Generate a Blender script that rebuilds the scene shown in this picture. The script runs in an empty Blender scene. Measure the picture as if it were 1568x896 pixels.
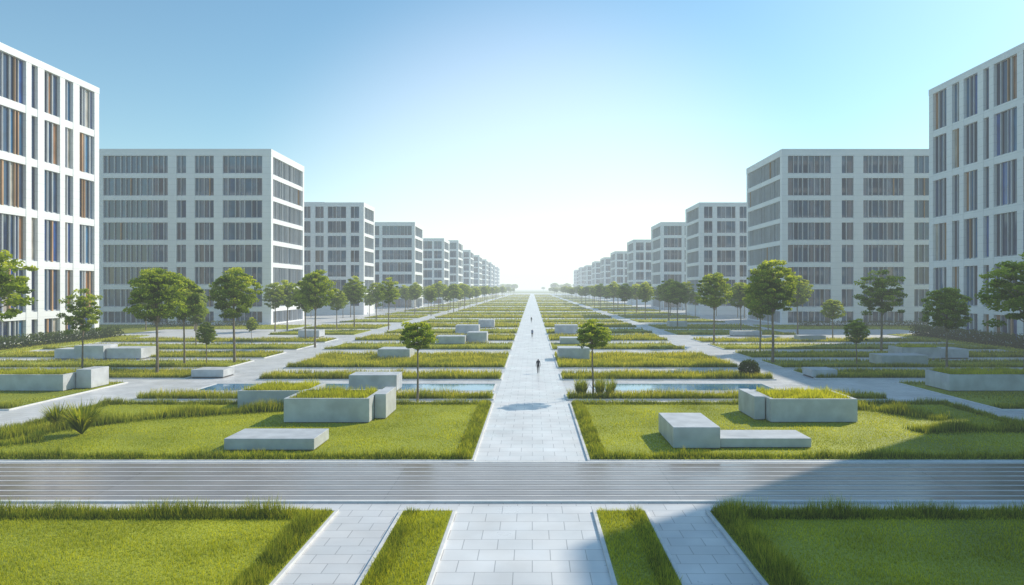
import bpy, math, random
import numpy as np
from mathutils import Vector
R = random.Random(7); NR = np.random.default_rng(11)
S = bpy.context.scene
S.view_settings.view_transform='Standard'; S.view_settings.look='None'; S.view_settings.exposure=0
COL = S.collection

# ------------------------------------------------------------------ materials
def newmat(name):
    m=bpy.data.materials.new(name); m.use_nodes=True; nt=m.node_tree
    return m,nt,nt.nodes,nt.links,nt.nodes['Principled BSDF']
def ramp(N,stops,interp='LINEAR'):
    r=N.new('ShaderNodeValToRGB'); cr=r.color_ramp; cr.interpolation=interp
    while len(cr.elements)<len(stops): cr.elements.new(0.5)
    for e,(p,c) in zip(cr.elements,stops): e.position=p; e.color=(*c,1)
    return r
def geo_pos(N): return N.new('ShaderNodeNewGeometry').outputs['Position']
def noise(N,L,vec,scale,detail=3):
    n=N.new('ShaderNodeTexNoise'); n.inputs['Scale'].default_value=scale; n.inputs['Detail'].default_value=detail
    L.new(vec,n.inputs['Vector']); return n.outputs['Fac']
def mix(N,L,mode,fac,a,b):
    m=N.new('ShaderNodeMix'); m.data_type='RGBA'; m.blend_type=mode
    if isinstance(fac,(int,float)): m.inputs[0].default_value=fac
    else: L.new(fac,m.inputs[0])
    for i,v in ((6,a),(7,b)):
        if isinstance(v,tuple): m.inputs[i].default_value=(*v,1)
        else: L.new(v,m.inputs[i])
    return m.outputs[2]
def bump(N,L,h,strength,dist,b):
    n=N.new('ShaderNodeBump'); n.inputs['Strength'].default_value=strength; n.inputs['Distance'].default_value=dist
    L.new(h,n.inputs['Height']); L.new(n.outputs[0],b.inputs['Normal'])

def mat_simple(name,col,rough=0.7,var=0.15,scale=0.8,bs=0.2):
    m,nt,N,L,b=newmat(name); p=geo_pos(N)
    r=ramp(N,[(0.3,tuple(c*(1-var) for c in col)),(0.7,tuple(min(1,c*(1+var)) for c in col))])
    L.new(noise(N,L,p,scale,5),r.inputs[0]); L.new(r.outputs[0],b.inputs['Base Color'])
    b.inputs['Roughness'].default_value=rough
    if bs>0: bump(N,L,noise(N,L,p,scale*12,3),bs,0.02,b)
    return m
def mat_paving(name,c1,c2,joint,bw,rh,rough,mort=0.02,spec=0.5):
    m,nt,N,L,b=newmat(name); p=geo_pos(N)
    t=N.new('ShaderNodeTexBrick'); L.new(p,t.inputs['Vector'])
    t.inputs['Scale'].default_value=1; t.inputs['Brick Width'].default_value=bw; t.inputs['Row Height'].default_value=rh
    t.inputs['Mortar Size'].default_value=mort; t.inputs['Mortar Smooth'].default_value=0.3
    t.inputs['Color1'].default_value=(*c1,1); t.inputs['Color2'].default_value=(*c2,1); t.inputs['Mortar'].default_value=(*joint,1)
    r=ramp(N,[(0.3,(0.84,0.84,0.84)),(0.7,(1.07,1.07,1.07))]); L.new(noise(N,L,p,0.35,7),r.inputs[0])
    L.new(mix(N,L,'MULTIPLY',1.0,t.outputs['Color'],r.outputs[0]),b.inputs['Base Color'])
    rr=ramp(N,[(0.3,(rough*0.65,)*3),(0.75,(rough*1.4,)*3)]); L.new(noise(N,L,p,0.6,5),rr.inputs[0])
    L.new(rr.outputs[0],b.inputs['Roughness']); b.inputs['Specular IOR Level'].default_value=spec
    inv=N.new('ShaderNodeMath'); inv.operation='SUBTRACT'; inv.inputs[0].default_value=1; L.new(t.outputs['Fac'],inv.inputs[1])
    bump(N,L,inv.outputs[0],0.35,0.01,b)
    return m
def mat_green(name,stops,transl=0.35,ns=0.12,attr=True,lo=0.72,hi=1.25,rough=0.6):
    m,nt,N,L,b=newmat(name); p=geo_pos(N)
    r=ramp(N,stops)
    if attr:
        a=N.new('ShaderNodeAttribute'); a.attribute_name='tone'; L.new(a.outputs['Fac'],r.inputs[0])
    else: L.new(noise(N,L,p,9,5),r.inputs[0])
    r2=ramp(N,[(0.32,(lo*0.95,lo,lo*0.9)),(0.68,(hi*1.03,hi*0.98,hi*0.9))]); L.new(noise(N,L,p,ns,4),r2.inputs[0])
    c=mix(N,L,'MULTIPLY',1.0,r.outputs[0],r2.outputs[0])
    L.new(c,b.inputs['Base Color']); b.inputs['Roughness'].default_value=rough
    b.inputs['Specular IOR Level'].default_value=0.2
    if transl>0:
        t=N.new('ShaderNodeBsdfTranslucent'); L.new(mix(N,L,'MULTIPLY',1.0,c,(1.65,1.55,0.45)),t.inputs[0])
        ms=N.new('ShaderNodeMixShader'); ms.inputs[0].default_value=transl
        L.new(b.outputs[0],ms.inputs[1]); L.new(t.outputs[0],ms.inputs[2]); L.new(ms.outputs[0],N['Material Output'].inputs[0])
    else: bump(N,L,noise(N,L,p,14,4),0.8,0.06,b)
    return m

M_pave=mat_paving('pale_stone_paving',(0.60,0.605,0.615),(0.66,0.66,0.67),(0.36,0.36,0.37),1.35,0.9,0.42)
M_path=mat_paving('central_path_paving',(0.68,0.685,0.69),(0.74,0.74,0.745),(0.40,0.40,0.41),1.35,1.1,0.40)
M_strip=mat_paving('honed_stone_strip',(0.25,0.215,0.20),(0.30,0.265,0.25),(0.18,0.155,0.145),14.0,50,0.20,0.02,0.7)
M_line=mat_simple('pale_inlay_strip',(0.62,0.60,0.59),0.4,0.12,0.5)
M_groove=mat_simple('dark_drain_joint',(0.08,0.08,0.09),0.6)
M_kerb=mat_simple('pale_stone_kerb',(0.66,0.66,0.66),0.6,0.1,2)
M_conc=mat_simple('smooth_concrete',(0.50,0.52,0.545),0.5,0.16,0.9,0.25)
M_joint=mat_simple('shadow_gap_concrete',(0.12,0.12,0.13),0.8)
M_soil=mat_simple('soil',(0.05,0.035,0.025),0.95)
def g(k,st): return [(p,tuple(min(0.9,x*k*w) for x,w in zip(c,(1.12,1.05,0.75)))) for p,c in st]
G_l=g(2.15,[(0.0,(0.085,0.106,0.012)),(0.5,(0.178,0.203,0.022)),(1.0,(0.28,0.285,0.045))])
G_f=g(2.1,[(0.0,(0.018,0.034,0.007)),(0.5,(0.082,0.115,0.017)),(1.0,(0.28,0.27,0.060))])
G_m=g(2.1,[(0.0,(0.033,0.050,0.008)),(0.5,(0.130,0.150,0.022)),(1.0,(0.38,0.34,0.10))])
M_lawn=mat_green('lawn_blades',G_l,0.38,0.25)
M_lawn_base=mat_green('lawn_turf',g(2.0,[(0.3,(0.092,0.120,0.015)),(0.7,(0.178,0.205,0.027))]),0,0.12,False)
M_fringe=mat_green('tall_grass_blades',G_f,0.42,0.5)
M_meadow=mat_green('meadow_grass_blades',G_m,0.42,0.3)
M_terrain=mat_green('meadow_terrain',g(1.8,[(0.3,(0.07,0.09,0.018)),(0.7,(0.13,0.15,0.035))]),0,0.02,False)
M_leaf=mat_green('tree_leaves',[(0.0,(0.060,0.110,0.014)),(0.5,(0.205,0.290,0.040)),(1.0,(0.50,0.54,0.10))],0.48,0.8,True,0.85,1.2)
M_leafd=mat_green('hedge_leaves',[(0.0,(0.018,0.036,0.010)),(0.5,(0.06,0.10,0.02)),(1.0,(0.14,0.18,0.035))],0.25,0.8)
M_bark=mat_simple('bark',(0.21,0.165,0.12),0.9,0.3,3,0.6)

def mat_facade():
    m,nt,N,L,b=newmat('white_facade_panels'); p=geo_pos(N)
    sp=N.new('ShaderNodeSeparateXYZ'); L.new(p,sp.inputs[0])
    fr=N.new('ShaderNodeMath'); fr.operation='PINGPONG'; fr.inputs[1].default_value=0.78; L.new(sp.outputs['Z'],fr.inputs[0])
    r=ramp(N,[(0.0,(0.78,0.78,0.79)),(0.06,(1,1,1))]); L.new(fr.outputs[0],r.inputs[0])
    r2=ramp(N,[(0.3,(0.72,0.735,0.76)),(0.7,(0.79,0.80,0.815))]); L.new(noise(N,L,p,0.15,6),r2.inputs[0])
    L.new(mix(N,L,'MULTIPLY',1.0,r2.outputs[0],r.outputs[0]),b.inputs['Base Color'])
    b.inputs['Roughness'].default_value=0.6
    return m
M_fac=mat_facade()
M_fin=mat_simple('facade_fin_metal',(0.48,0.50,0.53),0.45,0.1,0.3,0)
M_fint=mat_simple('facade_fin_timber',(0.46,0.27,0.14),0.5,0.2,0.3,0)
def mat_glass(name,stops,spec=0.9):
    m,nt,N,L,b=newmat(name)
    a=N.new('ShaderNodeAttribute'); a.attribute_name='tone'
    r=ramp(N,stops,'CONSTANT'); L.new(a.outputs['Fac'],r.inputs[0])
    p=geo_pos(N); r2=ramp(N,[(0.3,(0.7,0.7,0.7)),(0.7,(1.2,1.2,1.2))]); L.new(noise(N,L,p,0.5,3),r2.inputs[0])
    L.new(mix(N,L,'MULTIPLY',1.0,r.outputs[0],r2.outputs[0]),b.inputs['Base Color'])
    b.inputs['Roughness'].default_value=0.05; b.inputs['Specular IOR Level'].default_value=spec
    return m
M_glass=mat_glass('window_glass',[(0,(0.010,0.040,0.090)),(0.35,(0.02,0.075,0.15)),(0.6,(0.04,0.115,0.20)),(0.90,(0.07,0.065,0.065)),(0.97,(0.22,0.19,0.16))],0.8)
M_glassn=mat_glass('window_glass_near',[(0,(0.005,0.02,0.07)),(0.25,(0.01,0.07,0.28)),(0.42,(0.015,0.045,0.12)),(0.70,(0.28,0.13,0.055)),(0.76,(0.02,0.11,0.24)),(0.93,(0.38,0.34,0.30))],0.8)
M_core=mat_simple('dark_interior',(0.03,0.03,0.035),0.8)
m,nt,N,L,b=newmat('pool_water'); b.inputs['Base Color'].default_value=(0.06,0.22,0.38,1); b.inputs['Roughness'].default_value=0.06
b.inputs['Specular IOR Level'].default_value=0.7
bump(N,L,noise(N,L,geo_pos(N),1.5,3),0.15,0.03,b); M_water=m

# ------------------------------------------------------------------ mesh helpers
def link(o,parent=None):
    COL.objects.link(o)
    if parent: o.parent=parent
    return o
def empty(name,loc=(0,0,0)):
    e=bpy.data.objects.new(name,None); e.location=loc; e.empty_display_size=0.5; COL.objects.link(e); return e
class MB:
    def __init__(s): s.v=[]; s.f=[]; s.m=[]; s.t=[]
    def box(s,x0,x1,y0,y1,z0,z1,mi=0):
        if x1<x0: x0,x1=x1,x0
        if y1<y0: y0,y1=y1,y0
        n=len(s.v)
        s.v+=[(x0,y0,z0),(x1,y0,z0),(x1,y1,z0),(x0,y1,z0),(x0,y0,z1),(x1,y0,z1),(x1,y1,z1),(x0,y1,z1)]
        s.f+=[(n,n+3,n+2,n+1),(n+4,n+5,n+6,n+7),(n,n+1,n+5,n+4),(n+1,n+2,n+6,n+5),(n+2,n+3,n+7,n+6),(n+3,n,n+4,n+7)]
        s.m+=[mi]*6; s.t+=[0]*6
    def quad(s,a,b,c,d,mi=0,t=0):
        n=len(s.v); s.v+=[a,b,c,d]; s.f.append((n,n+1,n+2,n+3)); s.m.append(mi); s.t.append(t)
    def obj(s,name,mats,parent=None,bevel=0,tone=False,loc=None):
        me=bpy.data.meshes.new(name); me.from_pydata(s.v,[],s.f)
        for mm in mats: me.materials.append(mm)
        me.polygons.foreach_set('material_index',s.m)
        if tone:
            a=me.attributes.new('tone','FLOAT','FACE'); a.data.foreach_set('value',s.t)
        me.update(); o=bpy.data.objects.new(name,me); link(o,parent)
        if loc: o.location=loc
        if bevel:
            bm=o.modifiers.new('bevel','BEVEL'); bm.width=bevel; bm.segments=2; bm.limit_method='ANGLE'
        return o
def sheet(name,x0,x1,y0,y1,z,mat,parent=None):
    b=MB(); b.quad((x0,y0,z),(x1,y0,z),(x1,y1,z),(x0,y1,z)); return b.obj(name,[mat],parent)
def mesh_np(name,V,nper,mat,tone,smooth=False):
    n=len(V); nf=n//nper
    me=bpy.data.meshes.new(name); me.vertices.add(n); me.vertices.foreach_set('co',V.astype(np.float32).ravel())
    me.loops.add(n); me.loops.foreach_set('vertex_index',np.arange(n,dtype=np.int32))
    me.polygons.add(nf); me.polygons.foreach_set('loop_start',np.arange(0,n,nper,dtype=np.int32))
    me.polygons.foreach_set('loop_total',np.full(nf,nper,dtype=np.int32))
    me.materials.append(mat)
    a=me.attributes.new('tone','FLOAT','POINT'); a.data.foreach_set('value',np.clip(tone,0,1).astype(np.float32))
    me.update(calc_edges=True); me.validate(); return me
def wob(x,y,s=1.0):
    return 0.5+0.25*(np.sin(x*1.7*s+1.3*np.sin(y*0.9*s))+np.sin(y*2.3*s+2.1*np.sin(x*0.7*s+1)))
def blades(name,x,y,z,h,w,lean,mat,parent=None,tone=0.0):
    n=len(x); a=NR.uniform(0,2*np.pi,n); dx=np.cos(a)*w/2; dy=np.sin(a)*w/2
    la=NR.uniform(0,2*np.pi,n); ll=NR.uniform(0,lean,n)*h
    V=np.empty((n,3,3))
    V[:,0]=np.stack([x-dx,y-dy,z],1); V[:,1]=np.stack([x+dx,y+dy,z],1)
    V[:,2]=np.stack([x+np.cos(la)*ll,y+np.sin(la)*ll,z+h],1)
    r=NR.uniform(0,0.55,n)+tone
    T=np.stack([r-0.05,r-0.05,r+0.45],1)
    me=mesh_np(name,V.reshape(-1,3),3,mat,T.ravel()); o=bpy.data.objects.new(name,me); return link(o,parent)
def scat(x0,x1,y0,y1,dens):
    n=int((x1-x0)*(y1-y0)*dens); return NR.uniform(x0,x1,n),NR.uniform(y0,y1,n)
def edge_fringe(name,x0,x1,y0,y1,dens,h,w,parent,base=0.1):
    """band of tall grass with an uneven height and ragged inner edge"""
    x,y=scat(x0,x1,y0,y1,dens)
    u=np.minimum(np.minimum(x-x0,x1-x),np.minimum(y-y0,y1-y))/max(0.01,min(x1-x0,y1-y0)/2)
    k=0.45*wob(x,y,0.9)+0.25*wob(y*2.3+5,x*2.1,1.1)+0.30*wob(x*0.31+2,y*0.4,1.0)+0.18
    hh=h*k*(0.35+0.65*np.clip(u*1.5,0,1))*NR.uniform(0.5,1.3,len(x))
    blades(name,x,y,np.full(len(x),base),hh,w,0.65,M_fringe,parent,0.0)

def kerb(parent,x0,x1,y0,y1,w=0.16,h=0.12):
    b=MB(); b.box(x0-w,x1+w,y0-w,y0,0.0,h); b.box(x0-w,x1+w,y1,y1+w,0.0,h)
    b.box(x0-w,x0,y0,y1,0.0,h); b.box(x1,x1+w,y0,y1,0.0,h); b.obj('kerb',[M_kerb],parent,0.02)

# ------------------------------------------------------------------ ground
sheet('ground',-4500,4500,-300,6500,0.0,M_terrain)
sheet('plaza_pavement',-90,90,-5,1500,0.004,M_pave)
sheet('central_path',-3.35,3.2,41.2,1500,0.008,M_path)
sheet('forecourt_path',-3.4,2.75,-4,33.2,0.008,M_path)

cross=empty('ribbed_stone_crossing')
sheet('bed',-90,90,33.7,40.7,0.008,M_groove,cross)
b=MB(); c=MB(); ys=33.75
for i in range(8):
    b.box(-90,90,ys,ys+0.64,0.008,0.05+0.012*i)
    c.box(-90,90,ys+0.675,ys+0.82,0.008,0.056+0.012*i); ys+=0.868
b.obj('stone_strips',[M_strip],cross,0.015); c.obj('pale_inlay_lines',[M_line],cross)
b=MB(); b.box(-90,90,33.45,33.7,0,0.10); b.box(-90,90,40.75,41.0,0,0.16); b.obj('edge_kerb',[M_kerb],cross,0.02)

# foreground lawns
def lawn(name,x0,x1,y0,y1,dens,h,w,fr=(1,1,1,1),fd=260,fh=0.6,fw=0.035,fwid=1.1):
    e=empty(name)
    b=MB(); b.box(x0,x1,y0,y1,0,0.10); b.obj('turf',[M_lawn_base],e)
    kerb(e,x0,x1,y0,y1)
    x,y=scat(x0+.05,x1-.05,y0+.05,y1-.05,dens)
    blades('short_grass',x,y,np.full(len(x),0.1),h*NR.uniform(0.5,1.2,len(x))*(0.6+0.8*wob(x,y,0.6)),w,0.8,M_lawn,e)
    g=0.06
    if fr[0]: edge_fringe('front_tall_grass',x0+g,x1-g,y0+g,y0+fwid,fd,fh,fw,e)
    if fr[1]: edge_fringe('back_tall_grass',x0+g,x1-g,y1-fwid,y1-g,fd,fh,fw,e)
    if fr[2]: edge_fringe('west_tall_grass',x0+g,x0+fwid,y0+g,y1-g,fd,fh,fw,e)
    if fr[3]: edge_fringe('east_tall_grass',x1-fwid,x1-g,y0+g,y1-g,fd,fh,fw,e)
    return e
lawn('lawn',-36,-8.8,17,32,220,0.12,0.03,(0,1,0,1),420,0.8,0.03,1.25)
lawn('lawn',7.9,36,17,32,220,0.12,0.03,(0,1,1,0),420,0.8,0.03,1.25)
lawn('lawn_strip',-5.75,-3.55,17,32,300,0.17,0.03,(0,0,1,0),300,0.5,0.03,0.8)
lawn('lawn_strip',2.85,5.0,17,32,300,0.17,0.03,(0,0,0,1),300,0.5,0.03,0.8)
L1=lawn('lawn',-37,-3.5,41.5,62.3,90,0.10,0.04,(1,1,1,1),230,0.64,0.045,1.1)
R1=lawn('lawn',3.35,36,41.5,62.3,90,0.10,0.04,(1,1,1,1),230,0.64,0.045,1.1)
def drift(parent,pts,width,h,dens=190):
    X=[];Y=[]
    for (ax,ay),(bx,by) in zip(pts[:-1],pts[1:]):
        ln=math.hypot(bx-ax,by-ay); n=int(ln*width*dens); t=NR.uniform(0,1,n); o=NR.normal(0,0.33,n)*width
        nx,ny=-(by-ay)/ln,(bx-ax)/ln
        X.append(ax+(bx-ax)*t+nx*o); Y.append(ay+(by-ay)*t+ny*o)
    x=np.concatenate(X); y=np.concatenate(Y)
    blades('grass_drift',x,y,np.full(len(x),0.1),h*(0.4+0.8*wob(x,y,0.8))*NR.uniform(0.6,1.1,len(x)),0.05,0.45,M_fringe,parent)
drift(L1,[(-35,47),(-33,51),(-29,55),(-22,58),(-18,60)],1.5,0.95)
drift(L1,[(-36,44),(-32,47)],1.6,0.6)
drift(R1,[(26.5,49.6),(30,50.5),(35,50)],1.6,0.8)
drift(R1,[(24,60.5),(28,58.5),(31,54)],1.5,0.9)

# mid and far beds
def meadow(name,x0,x1,y0,y1,h=0.7,fill=True,k=True):
    e=empty(name)
    b=MB(); b.box(x0,x1,y0,y1,0,0.10); b.obj('turf',[M_lawn_base],e)
    if y0<140 and k: kerb(e,x0,x1,y0,y1)
    ym=(y0+y1)/2; w=max(0.05,ym*0.0008); d=min(60,max(1.2,60*(75/ym)**1.9))
    x,y=scat(x0+.1,x1-.1,y0+.1,y1-.1,d if fill else d*0.5)
    kk=wob(x,y,0.35)
    hh=h*(0.2+0.85*kk)*NR.uniform(0.5,1.1,len(x))
    if not fill: hh*=0.35
    rim=(np.minimum(y-y0,y1-y)<min(2.0,(y1-y0)*0.3)); hh=np.where(rim,np.maximum(hh,h*0.8*(0.5+0.7*wob(x,y,0.7))*NR.uniform(0.6,1.2,len(x))),hh)
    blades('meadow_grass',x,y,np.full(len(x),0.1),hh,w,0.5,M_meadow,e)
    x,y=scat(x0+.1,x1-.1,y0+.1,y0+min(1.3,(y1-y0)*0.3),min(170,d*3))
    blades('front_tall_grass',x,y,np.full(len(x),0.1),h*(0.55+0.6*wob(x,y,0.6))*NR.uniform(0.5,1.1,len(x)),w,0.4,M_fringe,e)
    return e
meadow('grass_bed',-35.7,-3.6,64.4,67.6,0.75)
meadow('grass_bed',3.2,32,64.4,67.6,0.75)
inner=[(78.5,84),(90,109),(117,130),(137,152),(160,176),(185,203),(212,232),(243,266),(278,304),(318,346),(362,394),(412,448),(470,510),(536,580),(610,660),(700,760),(810,880),(940,1020),(1100,1200)]
for i,(a,c) in enumerate(inner):
    lx=[-30,-31,-34,-34][i] if i<4 else -33; rx=[26.5,26,25,26][i] if i<4 else 27
    meadow('grass_bed',lx,-3.5,a,c,0.8,i%2==1 or i<1)
    meadow('grass_bed',3.3,rx,a,c,0.8,i%2==1 or i<1)
outer=[(59,76),(79.5,87),(90,99),(103,112),(117,128),(133,142),(155,172),(178,196),(212,232),(243,266),(278,304),(318,346),(362,394),(412,448),(470,510),(536,580),(610,660),(700,760),(810,880),(940,1020)]
for i,(a,c) in enumerate(outer):
    lx=-43 if i==0 else -38.5; rx=38.6 if i==0 else 31.5
    ol=-80 if i<5 else -57; orr=76 if i<5 else 57
    if i==5: ol,orr=-80,76
    meadow('grass_bed',ol,lx,a,c,0.6,i%2==1)
    meadow('grass_bed',rx,orr,a,c,0.6,i%2==1)
for (x0,x1,y0,y1) in [(-92,-81,100,152),(77,86,100,156),(-120,-60,176.2,195.8),(60,120,176.2,195.8)]:
    e=empty('lawn_verge'); b=MB(); b.box(x0,x1,y0,y1,0,0.112); b.obj('turf',[M_lawn_base],e)
    x,y=scat(x0,x1,y0,y1,5); blades('short_grass',x,y,np.full(len(x),0.11),0.3*NR.uniform(0.5,1,len(x)),0.12,0.5,M_meadow,e)

# pools
for (x0,x1) in [(-33,-3.9),(6.2,24)]:
    e=empty('reflecting_pool'); sheet('water',x0,x1,70.2,75.2,0.012,M_water,e); kerb(e,x0,x1,70.2,75.2,0.2,0.05)

# ------------------------------------------------------------------ concrete blocks
def block(x0,x1,y0,y1,h,planter=False,name='concrete_block_bench'):
    e=empty('concrete_planter' if planter else name); b=MB(); z0=0.10
    b.box(x0+0.08,x1-0.08,y0+0.08,y1-0.08,0.0,z0+0.07,1)
    t=0.28
    if planter:
        b.box(x0,x1,y0,y0+t,z0+0.07,h+0.1); b.box(x0,x1,y1-t,y1,z0+0.07,h+0.1)
        b.box(x0,x0+t,y0+t,y1-t,z0+0.07,h+0.1); b.box(x1-t,x1,y0+t,y1-t,z0+0.07,h+0.1)
        b.obj('walls',[M_conc,M_joint],e)
        c=MB(); c.box(x0+t,x1-t,y0+t,y1-t,z0+.07,h-0.05); c.obj('soil',[M_soil],e)
        x,y=scat(x0+t,x1-t,y0+t,y1-t,130)
        blades('planted_grass',x,y,np.full(len(x),h-0.05),(0.2+0.5*wob(x,y,1.1))*NR.uniform(0.4,1.2,len(x)),0.06,0.5,M_lawn,e)
    else:
        n=max(1,round((x1-x0)/5.0)); wd=(x1-x0)/n
        for i in range(n):
            b.box(x0+i*wd+(0.008 if i else 0),x0+(i+1)*wd,y0,y1,z0+0.07,h+0.1)
        b.obj('concrete',[M_conc,M_joint],e,0.025)
block(-18.8,-13.3,43.8,47.0,0.75)
block(-18.3,-12.0,52.9,57.8,1.8,True); block(-11.95,-11.1,54.5,58.6,1.9)
block(-24.2,-18.4,59.0,64.0,1.5,True)
block(-17.6,-13.0,68.9,71.8,1.6)
block(-38,-34.4,80,83,0.85)
block(-62,-45.2,69.2,73,1.6,True); block(-45.1,-43.6,71,74,1.9)
block(-67.2,-64.2,101,104,1.4); block(-64.1,-60,100.5,104,1.9); block(-59.9,-55,101,105,1.5)
block(-21.7,-17.2,100.8,105,1.4)
block(-17.2,-12.0,128,132,1.4); block(-11.9,-8.3,131,135,1.9); block(-16.8,-11.7,157,161,1.9); block(-13.7,-9.7,183,187,1.9)
block(-47.6,-43.3,146,150,1.4)
block(8.7,11.6,44.3,49.5,1.35); block(11.65,17.3,44.5,47.2,0.62)
block(17.6,24,53,58,1.75,True); block(16.7,17.5,54,58.2,1.8)
block(31.2,34.0,80,83,0.85)
block(40.2,58,69.2,73.5,1.6,True)
block(45,51,92.5,96,1.3); block(52,57.5,101,105,1.6,True); block(57.6,62,102,106,1.3)
block(3.6,8.0,100,104,1.6); block(5,8.6,128,132,1.1); block(5,10,157,161,1.9)
block(35,39.5,183,187,1.5); block(42,48,150,153,1.0); block(51,56,137,140,0.9)

# ------------------------------------------------------------------ spiky plant, shrub, hedges
def strip_plant(name,loc,n,r,h,w,seg=5):
    F=[];T=[]
    for i in range(n):
        a=R.uniform(0,2*math.pi); rr=r*R.uniform(0.35,1); hh=h*R.uniform(0.6,1); droop=R.uniform(0.2,0.9)
        px,py=-math.sin(a),math.cos(a); prev=None; tn=R.uniform(0,0.5)
        for s in range(seg+1):
            t=s/seg; d=rr*t**0.9; z=hh*(t*1.6-droop*t*t*1.1)/1.05; ww=w*(1-t)**0.7+0.003
            c=(loc[0]+math.cos(a)*d,loc[1]+math.sin(a)*d,loc[2]+z)
            cur=((c[0]-px*ww,c[1]-py*ww,c[2]),(c[0]+px*ww,c[1]+py*ww,c[2]))
            if prev: F+= [prev[0],prev[1],cur[1],cur[0]]; T+=[tn+t*0.4]*4
            prev=cur
    me=mesh_np(name,np.array(F),4,M_fringe,np.array(T)); return link(bpy.data.objects.new(name,me))
strip_plant('ornamental_grass_clump',(-30.6,48.8,0.1),420,1.7,2.0,0.05)
strip_plant('ornamental_grass_clump',(-34,51.5,0.1),360,1.5,1.5,0.045)
for i in range(9): strip_plant('ornamental_grass_clump',(4.2+R.uniform(0,3.6),R.uniform(64.9,67),0.1),120,0.7,1.6,0.03)
def leaves(n,pts_fn,size,name,mat,tone_fn):
    P=pts_fn(n); n=len(P)
    A=NR.normal(size=(n,3)); A/=np.linalg.norm(A,axis=1)[:,None]
    B=NR.normal(size=(n,3)); B-=A*(A*B).sum(1)[:,None]; B/=np.linalg.norm(B,axis=1)[:,None]
    s=size*NR.uniform(0.6,1.3,n)[:,None]
    V=np.empty((n,4,3)); V[:,0]=P-A*s; V[:,1]=P+B*s*0.5; V[:,2]=P+A*s; V[:,3]=P-B*s*0.5
    t=tone_fn(P)+NR.uniform(-0.15,0.15,n); T=np.repeat(t,4)
    return mesh_np(name,V.reshape(-1,3),4,mat,T)
def ellip(c,r):
    def f(n):
        D=NR.normal(size=(n,3)); D/=np.linalg.norm(D,axis=1)[:,None]
        return np.array(c)+D*np.array(r)*(NR.uniform(0.35,1,n)**0.5)[:,None]
    return f
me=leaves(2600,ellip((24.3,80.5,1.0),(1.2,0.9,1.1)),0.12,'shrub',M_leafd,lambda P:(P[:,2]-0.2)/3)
link(bpy.data.objects.new('shrub',me))
def hedge(x0,x1,y0,y1,h):
    n=int((x1-x0)*(y1-y0)*h*22)
    f=lambda n:np.stack([NR.uniform(x0,x1,n),NR.uniform(y0,y1,n),NR.uniform(0,h,n)*(0.85+0.2*NR.uniform(0,1,n))],1)
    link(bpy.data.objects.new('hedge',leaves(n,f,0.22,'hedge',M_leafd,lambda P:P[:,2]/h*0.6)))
hedge(-88,-85,96,150,2.2); hedge(80,83,98,153,2.4)
hedge(-100,-72,188,190,1.6); hedge(70,110,188,190,1.6)

# ------------------------------------------------------------------ trees
def tube(b,pts,rad,sides=6):
    n0=len(b.v)
    for (p,r),q in zip(zip(pts,rad),range(len(pts))):
        d=(Vector(pts[min(q+1,len(pts)-1)])-Vector(pts[max(q-1,0)])).normalized()
        u=d.orthogonal().normalized(); w=d.cross(u)
        for k in range(sides):
            a=2*math.pi*k/sides; v=Vector(p)+u*math.cos(a)*r+w*math.sin(a)*r; b.v.append(tuple(v))
    for q in range(len(pts)-1):
        for k in range(sides):
            a=n0+q*sides+k; c=n0+q*sides+(k+1)%sides
            b.f.append((a,c,c+sides,a+sides)); b.m.append(0); b.t.append(0)
def tree_proto(h,cz,rx,rz,nclump,nleaf,ls,tr=0.15,seed=0,clr=0.75,jit=0.10):
    rr=random.Random(seed); b=MB()
    lean=rr.uniform(-0.15,0.15)
    tp=[(0,0,0),(lean*0.3,0.05,h*0.2),(lean,0,h*0.42),(lean*1.2,0.05,cz),(lean,0,cz+rz*0.6)]
    tube(b,tp,[tr*1.25,tr*0.95,tr*0.8,tr*0.5,tr*0.15],8)
    cl=[]; ns=int(nclump*0.68)
    for i in range(nclump):
        if i<ns:   # outer clumps give the rounded, slightly egg-shaped outline
            cph=1-2*(i+0.5)/ns; th=i*2.399963+seed; q=0.80+rr.uniform(-jit,jit)
        else:
            cph=rr.uniform(-1,1); th=rr.uniform(0,6.283); q=rr.uniform(0.1,0.65)
        sp=math.sqrt(1-cph*cph); egg=1.0-0.10*cph
        wb=1+0.06*math.sin(th*3+seed)+0.04*math.sin(cph*6+seed)
        cl.append((math.cos(th)*sp*rx*q*wb*egg+rr.uniform(-.14,.14),math.sin(th)*sp*rx*q*wb*egg+rr.uniform(-.14,.14),cz+cph*rz*q*wb))
    for c in cl[::max(1,nclump//16)]:
        z0=min(cz-rz*0.2,cz-rz*rr.uniform(0.5,1.1)); z0=max(z0,h*0.3)
        mid=(c[0]*0.45,c[1]*0.45,z0+(c[2]-z0)*0.6)
        tube(b,[(lean,0,z0),mid,c],[tr*0.38,tr*0.25,tr*0.08],5)
    me=bpy.data.meshes.new('trunk_mesh'); me.from_pydata(b.v,[],b.f); me.materials.append(M_bark); me.update()
    C=np.array(cl); per=nleaf//nclump; P=[];T=[]
    for i,c in enumerate(C):
        k=clr*rr.uniform(0.6,1.3); n=int(per*rr.uniform(0.6,1.3))
        D=NR.normal(size=(n,3)); D/=np.linalg.norm(D,axis=1)[:,None]
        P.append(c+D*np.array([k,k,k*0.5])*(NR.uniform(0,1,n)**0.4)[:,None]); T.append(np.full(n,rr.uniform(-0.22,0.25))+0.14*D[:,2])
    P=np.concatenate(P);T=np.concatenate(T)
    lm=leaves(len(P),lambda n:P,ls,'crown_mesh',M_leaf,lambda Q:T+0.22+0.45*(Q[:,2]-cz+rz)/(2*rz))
    return me,lm,h
PR=[tree_proto(13,9.5,3.0,3.55,115,14000,0.165,seed=s,clr=0.68,jit=0.14) for s in (1,2,3,4,14)]
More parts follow.
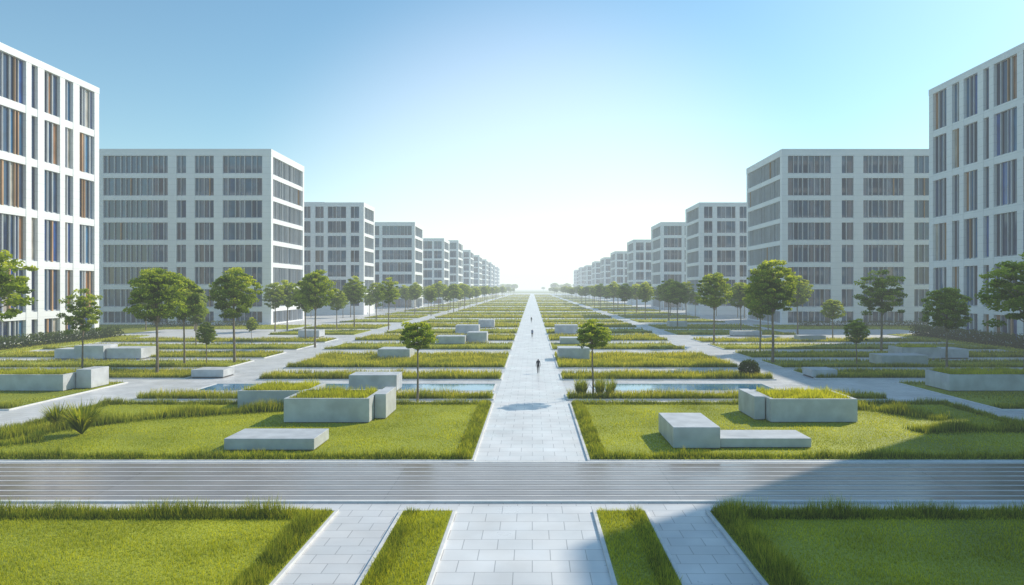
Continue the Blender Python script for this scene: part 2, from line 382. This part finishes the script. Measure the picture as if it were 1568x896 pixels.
PS=[tree_proto(13,9.0,3.1,3.8,66,7600,0.17,seed=s,clr=0.72,jit=0.2) for s in (5,6)]
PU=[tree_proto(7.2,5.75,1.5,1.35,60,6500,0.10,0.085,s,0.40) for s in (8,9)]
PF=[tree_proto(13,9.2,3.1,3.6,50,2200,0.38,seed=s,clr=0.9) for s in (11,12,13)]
def tree(x,y,h,kind='n',wide=1.0,parent=None,zr=None):
    P={'n':PR,'s':PS,'u':PU,'f':PF}[kind]; tm,lm,ph=R.choice(P); s=h/ph
    nm='deciduous_tree'
    if parent is None: e=empty(nm,(x,y,0.0))
    else: e=bpy.data.objects.new('tree',None); COL.objects.link(e); e.parent=parent; e.location=(x,y,0)
    e.scale=(s*wide,s*wide,s); e.rotation_euler=(0,0,R.uniform(0,6.28))
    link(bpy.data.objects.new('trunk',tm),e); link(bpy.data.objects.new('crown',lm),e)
near=[(-54,71,15.3,'s',1.2),(-54.5,87,10.4,'s',0.9),(-43.2,82.7,12.7,'n',1.05),(-46,95,12,'n',0.85),(-40,96.5,13,'n',1.05),(-58.5,125,8,'n',1.0),(-43.3,95.5,5.4,'n',1.0),
(-59.8,167,11.4,'n',1.0),(-51.6,132,4.6,'n',1.0),(-36.9,122,13.5,'n',1.0),(-44.5,141,11.5,'n',1.0),(-45.3,183,12.8,'n',1.0),(-47.6,175,10,'n',1.0),
(-47.8,220,12,'n',1.0),(-35,175,13.3,'s',0.85),(-45,275,12,'n',1),(-36.9,262,11,'n',1),(-70,150,9,'n',1),
(-10.1,63.3,7.4,'u',1.1),(5.6,66,7.2,'u',1.1),
(32.6,129,13.2,'n',1.0),(32.3,96.5,14,'n',1.1),(58,157,13,'n',1),(47,162,11.7,'n',1),(35.5,112,11.5,'n',0.85),(59,141,8.1,'n',1.15),(42,93,6.2,'n',1.05),
(54.4,112,13.4,'s',1.15),(50.8,88,10.4,'n',1.1),(49.5,72,14.3,'s',1.25),(37,183,12.3,'n',1),(38,200,12.8,'n',1),(36,229,12,'n',1),(32.3,250,12,'n',1),(46,215,12,'n',1),(48,250,12,'n',1)]
for t in near: tree(*t)
dist=empty('distant_tree_rows')
y=290
while y<1500:
    for s in (-1,1):
        for xo in (34,41,50):
            if R.random()<0.85: tree(s*(xo+R.uniform(-2,2)),y+R.uniform(-8,8),R.uniform(10.5,13.5),'f',1.05,dist)
    y*=1.075
for s in (-1,1):
    for i in range(26):
        tree(s*R.uniform(56,110),R.choice([172,245,258,325,345,430])+R.uniform(-4,4),R.uniform(8,13),'f',1,dist)
for i in range(150):
    tree(R.choice([-1,1])*R.uniform(30,900)**1.0,R.uniform(1500,2300),R.uniform(14,24),'f',1.8,dist)

# ------------------------------------------------------------------ buildings
def building(side,xa,wd,y0,y1,h,pitch,win,parapet,fb,sb,fp=1.2,from_far=False,near=False,timber=0.0,dep=0.85):
    e=empty('office_building'); fr=MB(); gl=MB(); rb=random.Random(int(y0*7+side))
    s=side # -1 left row, +1 right row
    xo=xa+s*wd
    maps=[ (lambda u,n,z:(xa+s*u,y0-n,z), wd, fb, 0, False),
           (lambda u,n,z:(xa-s*n,(y1-u) if from_far else (y0+u),z), y1-y0, sb, dep, True),
           (lambda u,n,z:(xa+s*u,y1+n,z), wd, fb, 0, False),
           (lambda u,n,z:(xo+s*n,y0+u,z), y1-y0, sb, dep, True)]
    floors=[]; z=h-parapet
    while z-win>1.2: floors.append((z-win,z)); z-=pitch
    if z>2.4: floors.append((0.35,z))
    for fi,(mp,Ln,pat,ins,isside) in enumerate(maps):
        def bx(mb,u0,u1,n0,n1,z0,z1,mi=0):
            a=mp(u0,n0,z0); c=mp(u1,n1,z1); mb.box(a[0],c[0],a[1],c[1],z0,z1,mi)
        u=0; segs=[]; k=0
        while u<Ln-0.6:
            pw=pat[k%len(pat)]; bw=pat[(k+1)%len(pat)]; k+=2
            if u+pw+bw>Ln-pat[0]*0.8:
                rest=Ln-u-pw-pat[0]
                if rest>1.5: segs.append((u,u+pw,'p')); segs.append((u+pw,u+pw+rest,'b')); segs.append((Ln-pat[0],Ln,'p'))
                else: segs.append((u,Ln,'p'))
                break
            segs.append((u,u+pw,'p')); segs.append((u+pw,u+pw+bw,'b')); u+=pw+bw
        bf=fp if fi<2 else fp*2
        for (a,c,ty) in segs:
            if ty=='p':
                a2=max(a,ins); c2=min(c,Ln-ins)
                if c2>a2+0.02: bx(fr,a2,c2,-dep,0,0,h-parapet)
                continue
            if a<ins or c>Ln-ins: a=max(a,ins); c=min(c,Ln-ins)
            zz=[(f0,f1) for f0,f1 in floors]
            for j,(f0,f1) in enumerate(zz):
                lo=zz[j+1][1] if j+1<len(zz) else 0
                bx(fr,a,c,-dep,-0.06,lo,f0)
            nf=max(1,int(round((c-a)/bf)))
            us=[a]+[a+(c-a)*(i/nf)+(rb.uniform(-0.22,0.22)*bf) for i in range(1,nf)]+[c]
            for j,(f0,f1) in enumerate(zz):
                for i in range(nf):
                    ua,ub=us[i],us[i+1]
                    tn=rb.random()*(0.88 if (j<3 and not near) else 1.0)  # lower floors also draw brown panes: a reflection put into the tint
                    n=-0.62*dep/0.85
                    q=[mp(ua,n,f0),mp(ub,n,f0),mp(ub,n,f1),mp(ua,n,f1)]
                    gl.quad(*q,0,tn)
                    if i: 
                        fw=rb.choice([0.06,0.09,0.13]) if not near else rb.choice([0.08,0.12,0.2])
                        mi=2 if rb.random()<timber else 1
                        bx(fr,ua-fw,ua+fw*0.6,n+0.01,-0.16 if not near else -0.3,f0,f1,mi)
                if near or fp<1.5: bx(fr,a,c,n+0.012,n+0.08,f0+0.02,f0+0.22,1)
    fr.box(min(xa,xo)-0.05,max(xa,xo)+0.05,y0-0.05,y1+0.05,h-parapet,h)
    cx=sorted((xa+s*(dep+0.1),xo-s*(dep+0.1)))
    co=MB(); co.box(cx[0],cx[1],y0+dep+.1,y1-dep-.1,0,h-parapet-0.01)
    fr.obj('facade_frame',[M_fac,M_fin,M_fint],e); gl.obj('window_panes',[M_glassn if near else M_glass],e,tone=True); co.obj('interior_core',[M_core],e)
    c=MB(); xm=(xa+xo)/2; c.box(xm-6,xm+6,(y0+y1)/2-4,(y0+y1)/2+4,h,h+0.01+0.8); c.obj('roof_plant',[M_fin],e)
SB1=[1.6,5,2,2.5,1.5,4.5,1.8,1.7,1.4,6.5]
building(-1,-92,40,100,152.6,52.6,9.4,8.0,1.3,[1.8,6,2,3],SB1,1.3,True,True,0.30)
building(1,86.7,40,103,157,53.4,9.4,8.0,1.3,[1.8,6,2,3],SB1,1.6,True,True,0.10)
FL=[2.5,11,2.5,5.3,2.4,2.7,2.4,18]; FR=[1.7,12,3,3.3,2.7,11.3,2.9,6]
building(-1,-72.7,62,200,229,48.9,6.2,4.9,1.9,FL,[1.6,26],1.49,timber=0.03)
building(1,69.5,62,200,233,48.9,6.2,4.9,1.9,FR,[1.6,30],1.49,timber=0.03)
FB=[1.8,3.2,1.8,7,1.6,3.2]
building(-1,-64.5,45,275,294,43,5.6,4.4,1.6,FB,[1.4,16],1.7)
building(1,64,45,275,300,43,5.6,4.4,1.6,FB,[1.4,21],1.7)
building(-1,-60,40,367,395,44,6.2,4.7,2.0,[1.6,15,1.6,6],[1.4,24],1.9)
building(1,65.7,40,367,397,44,6.2,4.7,2.0,[1.6,9,1.6,6],[1.4,24],1.9)
FD=[1.6,5,1.4,8]
for (xa,y0,y1,h) in [(58.7,478,510,43.5),(58,564,600,48),(59,687,725,47),(60,815,860,48),(61,956,1000,49),(62,1090,1140,50),(64,1230,1290,50),(66,1390,1450,52)]:
    building(-1,-xa,36,y0,y1,h,6.4,5.0,2.0,FD,[1.4,24],2.4)
for (xa,y0,y1,h) in [(66,468,500,42),(68.6,595,630,41),(71,710,750,41),(73,840,880,42),(74,980,1030,42),(76,1130,1180,44),(78,1290,1350,44)]:
    building(1,xa,36,y0,y1,h,6.4,5.0,2.0,FD,[1.4,24],2.4)
# added office block, out of view, placed to shade the forecourt's right side
building(1,65,30,44,81,58,9.4,8.0,1.3,[1.8,6,2,3],SB1,2.0,False,True,0.2)

# ------------------------------------------------------------------ people
def mat_flat(n,c,r=0.8): return mat_simple(n,c,r,0.1,6,0.1)
PM=[mat_flat('dark_jacket',(0.025,0.028,0.04)),mat_flat('dark_trousers',(0.02,0.02,0.025)),mat_flat('skin',(0.42,0.26,0.19),0.5),mat_flat('dark_hair',(0.02,0.014,0.01)),mat_flat('shoes',(0.015,0.015,0.015)),mat_flat('blue_shirt',(0.10,0.16,0.28))]
def person(x,y,rz,stride,top=0,hgt=1.7):
    V=[];E=[];Rd=[]
    def add(p,r,par=None):
        V.append(p); Rd.append(r if isinstance(r,tuple) else (r,r)); 
        if par is not None: E.append((par,len(V)-1))
        return len(V)-1
    pel=add((0,0,0.96),(0.145,0.10)); wa=add((0,0,1.12),(0.125,0.09),pel); ch=add((0,-0.01,1.34),(0.155,0.105),wa)
    nk=add((0,0,1.49),0.056,ch); hd=add((0,0.02,1.58),(0.072,0.085),nk); ht=add((0,0.015,1.68),(0.074,0.088),hd)
    add((0,0.115,1.60),0.014,hd)
    for s in (-1,1):
        st=stride*s
        sh=add((0.165*s,0,1.42),0.058,ch); el=add((0.215*s,-st*0.35-0.02,1.14),0.043,sh); wr=add((0.23*s,-st*0.8+0.05,0.90),0.028,el)
        pm=add((0.23*s,-st*0.85+0.07,0.82),(0.022,0.040),wr)
        for k,(dy,ln) in enumerate([(-0.03,0.07),(-0.01,0.085),(0.012,0.08),(0.032,0.065)]):
            f1=add((0.225*s,-st*0.85+0.07+dy,0.775),0.0095,pm); add((0.215*s,-st*0.85+0.08+dy,0.775-ln*0.75),0.008,f1)
        t1=add((0.215*s,-st*0.82+0.12,0.84),0.011,pm); add((0.21*s,-st*0.82+0.135,0.80),0.009,t1)
        hp=add((0.09*s,0,0.88),0.092,pel); kn=add((0.095*s,st*0.6+0.03,0.50),0.060,hp); an=add((0.095*s,st*1.0-0.03,0.09),0.040,kn)
        he=add((0.095*s,st*1.0-0.05,0.045),0.035,an); add((0.10*s,st*1.0+0.13,0.03),0.030,an)
    me=bpy.data.meshes.new('pedestrian'); me.from_pydata(V,E,[]); o=bpy.data.objects.new('pedestrian_tmp',me); link(o)
    o.modifiers.new('s','SKIN')
    for i,r in enumerate(Rd):
        sv=me.skin_vertices[0].data[i]; sv.radius=r; sv.use_root=(i==0)
    o.modifiers.new('d','SUBSURF').levels=1
    dg=bpy.context.evaluated_depsgraph_get(); m2=bpy.data.meshes.new_from_object(o.evaluated_get(dg)); bpy.data.objects.remove(o)
    m2.materials.clear()
    for mm in PM: m2.materials.append(mm)
    for p in m2.polygons:
        c=p.center; p.use_smooth=True
        if c.z>1.66 or (c.z>1.55 and c.y<0.01): mi=3
        elif c.z>1.485: mi=2
        elif abs(c.x)>0.18 and c.z<0.9: mi=2
        elif c.z>0.97 or abs(c.x)>0.18: mi=top
        elif c.z>0.09: mi=1
        else: mi=4
        p.material_index=mi
    m2.name='pedestrian'; q=bpy.data.objects.new('pedestrian',m2); link(q); q.location=(x,y,0.008); q.rotation_euler=(0,0,rz); s=hgt/1.76; q.scale=(s,s,s)
person(0.7,84.6,0.1,0.16,0,1.8); person(0.0,147,math.pi,0.18,5,1.75); person(-0.25,211,0,0.2,0,1.78)

# ------------------------------------------------------------------ haze, sky, sun, camera
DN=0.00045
m=bpy.data.materials.new('glowing_haze'); m.use_nodes=True; nt=m.node_tree; nt.nodes.clear()
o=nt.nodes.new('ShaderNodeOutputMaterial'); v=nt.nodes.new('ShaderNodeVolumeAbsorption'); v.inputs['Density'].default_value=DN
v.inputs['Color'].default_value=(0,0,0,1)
em=nt.nodes.new('ShaderNodeEmission'); em.inputs['Color'].default_value=(0.86,0.97,1.0,1); em.inputs['Strength'].default_value=DN*1.12  # air glows by itself: scattered light and shadow fill are put in as emission
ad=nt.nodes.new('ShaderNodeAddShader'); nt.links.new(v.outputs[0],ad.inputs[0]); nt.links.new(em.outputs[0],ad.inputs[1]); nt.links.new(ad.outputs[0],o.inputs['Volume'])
b=MB(); b.box(-2200,2200,-60,5500,-2,110); hz=b.obj('glowing_haze_volume',[m])

EL=math.radians(35); AZ=math.radians(50)
w=bpy.data.worlds.new('World'); S.world=w; w.use_nodes=True; nt=w.node_tree; N=nt.nodes; L=nt.links; bg=N['Background']
sk=N.new('ShaderNodeTexSky'); sk.sky_type='NISHITA'; sk.sun_disc=False; sk.sun_elevation=EL; sk.sun_rotation=AZ
sk.air_density=1.1; sk.dust_density=0.5; sk.ozone_density=1.7
hs=N.new('ShaderNodeHueSaturation'); hs.inputs['Saturation'].default_value=1.2; L.new(sk.outputs[0],hs.inputs['Color'])
c1=mix(N,L,'MULTIPLY',1.0,hs.outputs[0],(0.80,1.08,1.03))
# bright low haze glow over the far end of the avenue (fixed world direction)
tc=N.new('ShaderNodeTexCoord'); dp=N.new('ShaderNodeVectorMath'); dp.operation='DOT_PRODUCT'; L.new(tc.outputs['Generated'],dp.inputs[0])
dv=Vector((0.0,1,0.0)).normalized(); dp.inputs[1].default_value=dv
gr=N.new('ShaderNodeMapRange'); gr.interpolation_type='SMOOTHERSTEP'; L.new(dp.outputs['Value'],gr.inputs[0])
gr.inputs[1].default_value=0.89; gr.inputs[2].default_value=1.01; gr.inputs[3].default_value=0; gr.inputs[4].default_value=1
gl=mix(N,L,'MIX',gr.outputs[0],(0,0,0),(3.2,2.3,1.9))
L.new(mix(N,L,'ADD',1.0,c1,gl),bg.inputs[0]); bg.inputs[1].default_value=0.14
sd=bpy.data.lights.new('sun','SUN'); sd.energy=5.0; sd.angle=math.radians(0.53); sd.color=(1,0.91,0.76)
so=bpy.data.objects.new('sun',sd); link(so)
so.rotation_euler=Vector((math.sin(AZ)*math.cos(EL),math.cos(AZ)*math.cos(EL),math.sin(EL))).to_track_quat('Z','Y').to_euler()
cd=bpy.data.cameras.new('camera'); co=bpy.data.objects.new('camera',cd); link(co)
co.location=(0,0,10); co.rotation_euler=(math.radians(90),0,0); cd.sensor_width=36; cd.lens=36*1100/1568
cd.shift_x=-31/1568; cd.shift_y=-6/1568; cd.clip_start=0.5; cd.clip_end=9000
S.camera=co
print('objects',len(bpy.data.objects))
